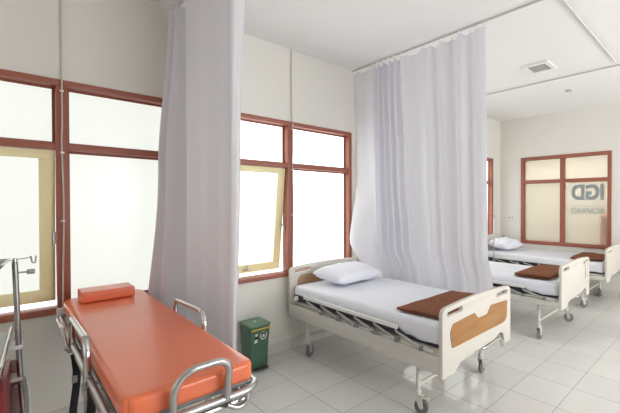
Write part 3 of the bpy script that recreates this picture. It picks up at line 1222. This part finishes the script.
# arched hand loop at the foot
s = MB()
s.tube(bend([S(-1.555, 0.408, 0.822), S(-1.535, 0.405, 0.945), S(-1.53, 0.455, 0.998), S(-1.53, 0.57, 0.998), S(-1.535, 0.604, 0.97), S(-1.555, 0.602, 0.822)], 0.055, 8), 0.0135, 12)
s.build('foot_loop', M['steel'], ST)
for y in (0.237, 0.752):
    xe = 0.0 if y < 0.5 else 0.07
    s = MB()
    s.tube(bend([S(-2.79, y, 0.80), S(-2.785, y, 0.985), S(-2.22 - xe, y, 1.005), S(-2.185 - xe, y, 0.95), S(-2.18 - xe, y, 0.80)], 0.06, 8), 0.0145, 12)
    s.build('side_loop', M['chrome'], ST)
    s = MB()
    dy = -0.03 if y < 0.5 else -0.005
    s.tube(bend([S(-3.22, y, 0.815), S(-3.22, y + dy, 0.885 if y < 0.5 else 0.83), S(-2.93, y + dy, 0.905 if y < 0.5 else 0.835), S(-2.80, y + dy * 0.6, 0.80)], 0.04, 6), 0.0105, 10)
    s.build('lift_handle', M['chrome'], ST)
    for x in (-2.79, -2.18 - xe):
        s = MB()
        s.box(*[v for pr_ in zip(S(x - 0.02, y - 0.019, 0.785), S(x + 0.02, y + 0.019, 0.815)) for v in pr_], bevel=0.006)
        s.build('loop_clamp', M['grey_plastic'], ST)
# curled push handles under the foot end
for y in (0.695, 0.305):
    for dx, dz in ((0.0, 0.0), (0.045, 0.02)):
        s = MB()
        q = -1 if y > 0.5 else 1
        s.tube(bend([S(-1.575 - dx, y, 0.82), S(-1.575 - dx, y, 0.765 + dz), S(-1.575 - dx, y + q * 0.04, 0.752 + dz), S(-1.575 - dx, y + q * 0.085, 0.785 + dz)], 0.035, 8), 0.011, 10)
        s.build('push_handle', M['steel'], ST)
# legs: a telescopic pair near the head, another towards the foot, on skids with wheels
for y in (0.335, 0.665):
    for x in (-3.10, -1.95):
        s = MB()
        s.tube([S(x, y, 0.76), S(x, y, 0.13)], 0.016, 12)
        s.tube([S(x + 0.055, y, 0.76), S(x + 0.055, y, 0.16)], 0.012, 10)
        s.box(*[v for pr_ in zip(S(x - 0.03, y - 0.025, 0.40), S(x + 0.085, y + 0.025, 0.45)) for v in pr_], bevel=0.005)
        lg = s.build('leg', M['steel'], ST)
        s = MB()
        s.lathe([(0.0, -0.016), (0.05, -0.016), (0.07, -0.012), (0.075, 0.0), (0.07, 0.012), (0.05, 0.016), (0.0, 0.016)], S(x, y - 0.03 if y < 0.5 else y + 0.03, 0.076), 'y', 24, m=0)
        s.lathe([(0.0, -0.02), (0.03, -0.019), (0.03, 0.019), (0.0, 0.02)], S(x, y - 0.03 if y < 0.5 else y + 0.03, 0.076), 'y', 16, m=1)
        s.build('wheel', [M['tyre'], M['hub']], lg)
    s = MB()
    s.tube([S(-3.10, y, 0.16), S(-1.95, y, 0.16)], 0.012, 10)
    s.build('skid_rail', M['steel'], ST)
# black restraint straps and buckles on the near side
for x, z0, sw in ((-2.60, 0.33, 0.0), (-2.08, 0.36, 1.0)):
    s = MB()
    pts = []
    for i in range(13):
        t = i / 12
        pts.append(S(x + 0.012 * math.sin(t * 5 + sw), 0.232 + 0.008 * math.sin(t * 7 + sw), 0.83 - (0.83 - z0) * t))
    s.tube(pts, 0.01, 8, flat=(0.016, 0.005))
    st = s.build('strap', M['strap'], ST)
    s = MB()
    cx, cy, cz = S(x, 0.232, 0.70)
    s.box(cx - 0.02, cx + 0.02, cy - 0.01, cy + 0.01, cz - 0.02, cz + 0.02, bevel=0.004)
    s.build('buckle', M['grey_plastic'], st)
s = MB()
s.soft_box(*[v for pr_ in zip(S(-3.54, 0.335, 0.0), S(-3.33, 0.635, 0.072)) for v in pr_], 0.009, 10, 14, 3)
o = s.build('stretcher_pillow', M['vinyl'], loc=(-2.6, 0.5, 0.938))
tag(o, 'small orange block pillow at the head of the orange stretcher', 'pillow')


# ------------------------------------------------------------------ pedal bin
BN = thing('pedal_bin', 'dark green pedal bin with a yellow stripe, by the window wall', 'bin', (-3.54, 1.64, 0))
s = MB()
bm = s.bm
# tapered body, narrower at the base
secs = [(0.012, 0.098, 0.082), (0.03, 0.102, 0.085), (0.20, 0.106, 0.088), (0.40, 0.122, 0.098), (0.43, 0.122, 0.098)]
rings = []
for z, hx, hy in secs:
    poly = round_poly([(-hx, -hy), (hx, -hy), (hx, hy), (-hx, hy)], 0.014, 4)
    rings.append([bm.verts.new((x, y, z)) for x, y in poly])
for A, Bq in zip(rings[:-1], rings[1:]):
    n = len(A)
    for i in range(n):
        bm.faces.new((A[i], A[(i + 1) % n], Bq[(i + 1) % n], Bq[i]))
bm.faces.new(rings[0][::-1])
bm.faces.new(rings[-1])
s.box(-0.105, 0.105, -0.088, 0.088, 0.0, 0.014, bevel=0.003)
body = s.build('body', M['green'], BN)
s = MB()
s.box(0.119, 0.1255, -0.088, 0.088, 0.395, 0.411, bevel=0.002)
s.build('yellow_stripe', M['yellow'], body)
# pale pictogram sticker: a figure mark beside a ring
s = MB()
X0 = 0.1205
R1 = Matrix.Translation((X0, 0.03, 0.335)) @ Matrix.Rotation(math.radians(5.0), 4, 'Y')
circ = [(0.034 * math.cos(2 * PI * i / 24), 0.040 * math.sin(2 * PI * i / 24)) for i in range(24)]
s.plate(circ, [[(x * 0.78, y * 0.78) for x, y in circ]], 0.002, R1 @ YZ, m=0)
s.plate([(-0.018, -0.012), (0.0, 0.02), (0.018, -0.012)], [], 0.002, R1 @ YZ, m=0)
s.plate([(-0.026, 0.03), (0.018, 0.036), (0.022, 0.022), (-0.022, 0.016)], [], 0.0026, R1 @ YZ, m=1)
R2 = Matrix.Translation((X0 - 0.001, -0.04, 0.325)) @ Matrix.Rotation(math.radians(5.0), 4, 'Y')
head = [(0.013 * math.cos(2 * PI * i / 16), 0.028 + 0.013 * math.sin(2 * PI * i / 16)) for i in range(16)]
s.plate(head, [], 0.002, R2 @ YZ, m=0)
s.plate([(-0.02, -0.05), (0.012, -0.045), (0.012, -0.015), (-0.014, -0.02)], [], 0.002, R2 @ YZ, m=0)
s.plate([(-0.016, -0.014), (0.03, -0.012), (0.026, 0.01), (-0.012, 0.012)], [], 0.002, R2 @ YZ, m=1)
s.build('pictogram', [M['sticker'], M['black']], body)
s = MB()
s.box(-0.128, 0.13, -0.103, 0.103, 0.428, 0.452, bevel=0.008, seg=3)
lid = s.build('lid', M['green_lid'], BN)
s = MB()
s.lathe([(0.016, 0.451), (0.015, 0.455), (0.0, 0.456)], (0.0, 0.0, 0), 'z', 18)
s.build('lid_emblem', M['sticker'], lid)
s = MB()
s.box(0.095, 0.155, -0.06, 0.06, 0.018, 0.03, bevel=0.004)
s.build('pedal', M['dark'], BN)


# ------------------------------------------------------------------ instrument trolley at the left edge
TX, TY = -2.86, 0.0
TT = thing('instrument_trolley', 'steel and red instrument trolley at the left edge, carrying a tall pole', 'trolley', (TX, TY, 0), math.radians(-2.8))
s = MB()
s.box(0.0, 0.72, -0.50, 0.0, 0.925, 0.95, bevel=0.006)
s.build('top_tray', M['tray'], TT)
s = MB()
s.tube([(0.03, 0.012, 0.975), (0.70, 0.012, 0.975)], 0.007, 8)
for x in (0.04, 0.36, 0.69):
    s.tube([(x, 0.012, 0.975), (x, 0.006, 0.93)], 0.005, 6)
s.build('top_rail', M['chrome'], TT)
s = MB()
s.box(0.03, 0.71, -0.49, -0.02, 0.14, 0.80, bevel=0.006)
s.build('cabinet', M['white_metal'], TT)
s = MB()      # thin red side panel below the tray
s.box(0.0, 0.47, -0.012, 0.006, 0.42, 0.80, bevel=0.003)
s.build('side_panel', M['red'], TT)
s = MB()
s.box(-0.012, 0.0, -0.05, 0.045, 0.42, 0.79, bevel=0.002)
s.build('end_panel', M['pinkish'], TT)
for z in (0.885, 0.72):
    s = MB()
    s.box(0.02, 0.12, 0.006, 0.052, z - 0.010, z + 0.010, bevel=0.004)
    s.build('pole_clamp', M['white_plastic'], TT)
s = MB()
s.tube(bend([(0.02, 0.02, 0.655), (0.02, 0.068, 0.655), (0.02, 0.075, 0.40)], 0.02), 0.0075, 8)
s.build('push_handle', M['white_plastic'], TT)
for x in (0.06, 0.67):
    for y in (-0.46, -0.05):
        s = MB()
        s.tube([(x, y, 0.93), (x, y, 0.10)], 0.014, 10)
        lg = s.build('leg', M['steel'], TT)
        s = MB()
        s.lathe([(0.0, -0.014), (0.045, -0.013), (0.05, 0.0), (0.045, 0.013), (0.0, 0.014)], (x, y, 0.05), 'y', 20)
        s.box(x - 0.012, x + 0.012, y - 0.02, y + 0.02, 0.055, 0.11, m=1)
        s.build('wheel', [M['tyre'], M['steel']], lg)
PX, PY = 0.10, 0.040
s = MB()
s.tube([(PX, PY + 0.022, 0.30), (PX, PY, 0.80), (PX, PY - 0.012, 1.325)], 0.0115, 12)
s.lathe([(0.0115, 1.32), (0.008, 1.335), (0.008, 1.345), (0.0, 1.347)], (PX, PY - 0.012, 0), 'z', 12)
pole = s.build('pole', M['steel_dark'], TT)
s = MB()
s.tube([(PX, PY - 0.10, 1.325), (PX, PY + 0.045, 1.345)], 0.0025, 6)
s.tube(bend([(PX, PY + 0.045, 1.352), (PX, PY + 0.05, 1.315), (PX, PY + 0.062, 1.315), (PX, PY + 0.064, 1.352)], 0.012), 0.0035, 6)
s.build('hook', M['steel'], pole)
s = MB()
s.tube([(PX, PY, 1.27), (PX, PY + 0.045, 1.27)], 0.004, 8)
s.lathe([(0.010, 0.035), (0.013, 0.038), (0.013, 0.062), (0.010, 0.065)], (PX, PY - 0.005, 1.27), 'y', 12)
s.build('thumb_screw', M['grey_plastic'], pole)
s = MB()
s.tube(bend([(PX, PY + 0.01, 0.72), (PX + 0.0, PY + 0.02, 0.60), (PX, PY + 0.022, 0.30)], 0.02), 0.0125, 10)
s.build('pole_sleeve', M['grey_plastic'], pole)
s = MB()      # steel basin on a bracket beside the pole
bm = s.bm
tops = [(-0.02, -0.34), (0.28, -0.34), (0.28, 0.0), (-0.02, 0.012)]
bots = [(0.03, -0.26), (0.23, -0.26), (0.23, -0.08), (0.03, -0.075)]
to = [bm.verts.new((x, y, 1.335)) for x, y in tops]
bo = [bm.verts.new((x, y, 1.215)) for x, y in bots]
ti = [bm.verts.new((x + (0.012 if x < 0.1 else -0.012), y + (0.012 if y < -0.2 else -0.012), 1.335)) for x, y in tops]
bi = [bm.verts.new((x, y, 1.225)) for x, y in bots]
for i in range(4):
    j = (i + 1) % 4
    bm.faces.new((to[i], to[j], bo[j], bo[i]))
    bm.faces.new((to[i], to[j], ti[j], ti[i]))
    bm.faces.new((ti[i], ti[j], bi[j], bi[i]))
bm.faces.new(bo)
bm.faces.new(bi)
s.tube([(0.13, -0.19, 1.217), (0.13, -0.19, 0.95)], 0.012, 10)
s.build('raised_basin', M['steel'], TT)


# ------------------------------------------------------------------ small fittings on ceiling and walls
V = thing('ceiling_vent', 'square white ceiling vent with a grey grille, above the middle bed', 'vent', (-1.84, 4.49, HC))
s = MB()
s.plate([(-0.17, -0.17), (0.17, -0.17), (0.17, 0.17), (-0.17, 0.17)], [[(-0.115, -0.115), (0.115, -0.115), (0.115, 0.115), (-0.115, 0.115)]], 0.022, Matrix.Translation((0, 0, -0.011)), bevel=0.004)
s.build('frame', M['white_plastic'], V)
s = MB()
for i in range(10):
    y = -0.108 + i * 0.024
    s.box(-0.115, 0.115, y - 0.006, y + 0.006, -0.014, -0.004)
s.box(-0.115, 0.115, -0.115, 0.115, -0.006, -0.001)
s.lathe([(0.0, -0.020), (0.02, -0.018), (0.02, -0.01)], (0, 0, 0), 'z', 14)
s.build('grille', M['vent'], V)
D = thing('smoke_detector', 'small round grey-white fitting on the ceiling between the back wall and the tracks', 'detector', (-1.87, 5.66, HC))
s = MB()
s.lathe([(0.075, 0.0), (0.075, -0.012), (0.06, -0.018)], (0, 0, 0), 'z', 24)
s.build('base_ring', M['white_plastic'], D)
s = MB()
s.lathe([(0.052, -0.016), (0.048, -0.034), (0.0, -0.038)], (0, 0, 0), 'z', 24)
s.build('sensor_cap', M['vent'], D)
O = thing('wall_socket', 'small white socket plate on the back wall, left of the lettered window', 'socket', (-3.43, YB, 1.33))
s = MB()
s.box(-0.06, 0.06, -0.012, 0, -0.04, 0.04, bevel=0.004)
s.build('plate', M['white_plastic'], O)
s = MB()
for x in (-0.028, 0.028):
    s.lathe([(0.0, -0.0125), (0.018, -0.0135), (0.018, -0.011)], (x, 0, 0), 'y', 14)
s.build('outlet', M['grey_plastic'], O)

for yv, lab, z0 in ((0.272, 'thin beige cable conduit down the centre post of the left window', 0.86), (2.13, 'thin beige cable conduit down the centre post of the window behind the nearest bed', 0.90)):
    C = thing('cable_conduit', lab, 'cable', (XW + 0.03, yv, 0), 0, 'cable conduits on the window posts')
    s = MB()
    pts = []
    for i in range(25):
        t = i / 24
        z = HC - (HC - z0) * t
        pts.append((0.004 if z < HEAD + 0.02 else -0.021, 0.004 * math.sin(z * 5.0) if z < 2.2 else 0.0, z))
    s.tube(pts, 0.005, 8)
    s.build('cable', M['conduit'], C)
    for z in (2.45, 2.0, 1.5):
        s = MB()
        s.box(-0.012, 0.012, -0.011, 0.011, z - 0.006, z + 0.006, bevel=0.002)
        s.build('cable_clip', M['white_plastic'], C)
    if z0 < 0.9:
        s = MB()
        s.box(-0.012, 0.034, -0.04, 0.05, z0 - 0.075, z0 + 0.004, bevel=0.005)
        s.build('junction_box', M['white_plastic'], C)

# something pale on the sill by the left curtain
s = MB()
s.lathe([(0.022, 0.0), (0.026, 0.004), (0.026, 0.07), (0.012, 0.082), (0.012, 0.098), (0.0, 0.099)], (0, 0, 0), 'z', 16)
o = s.build('small_bottle', M['white_plastic'], loc=(XW - 0.015, 1.535, SILL + 0.055))
tag(o, 'small white bottle on the window sill right of the left curtain', 'bottle')
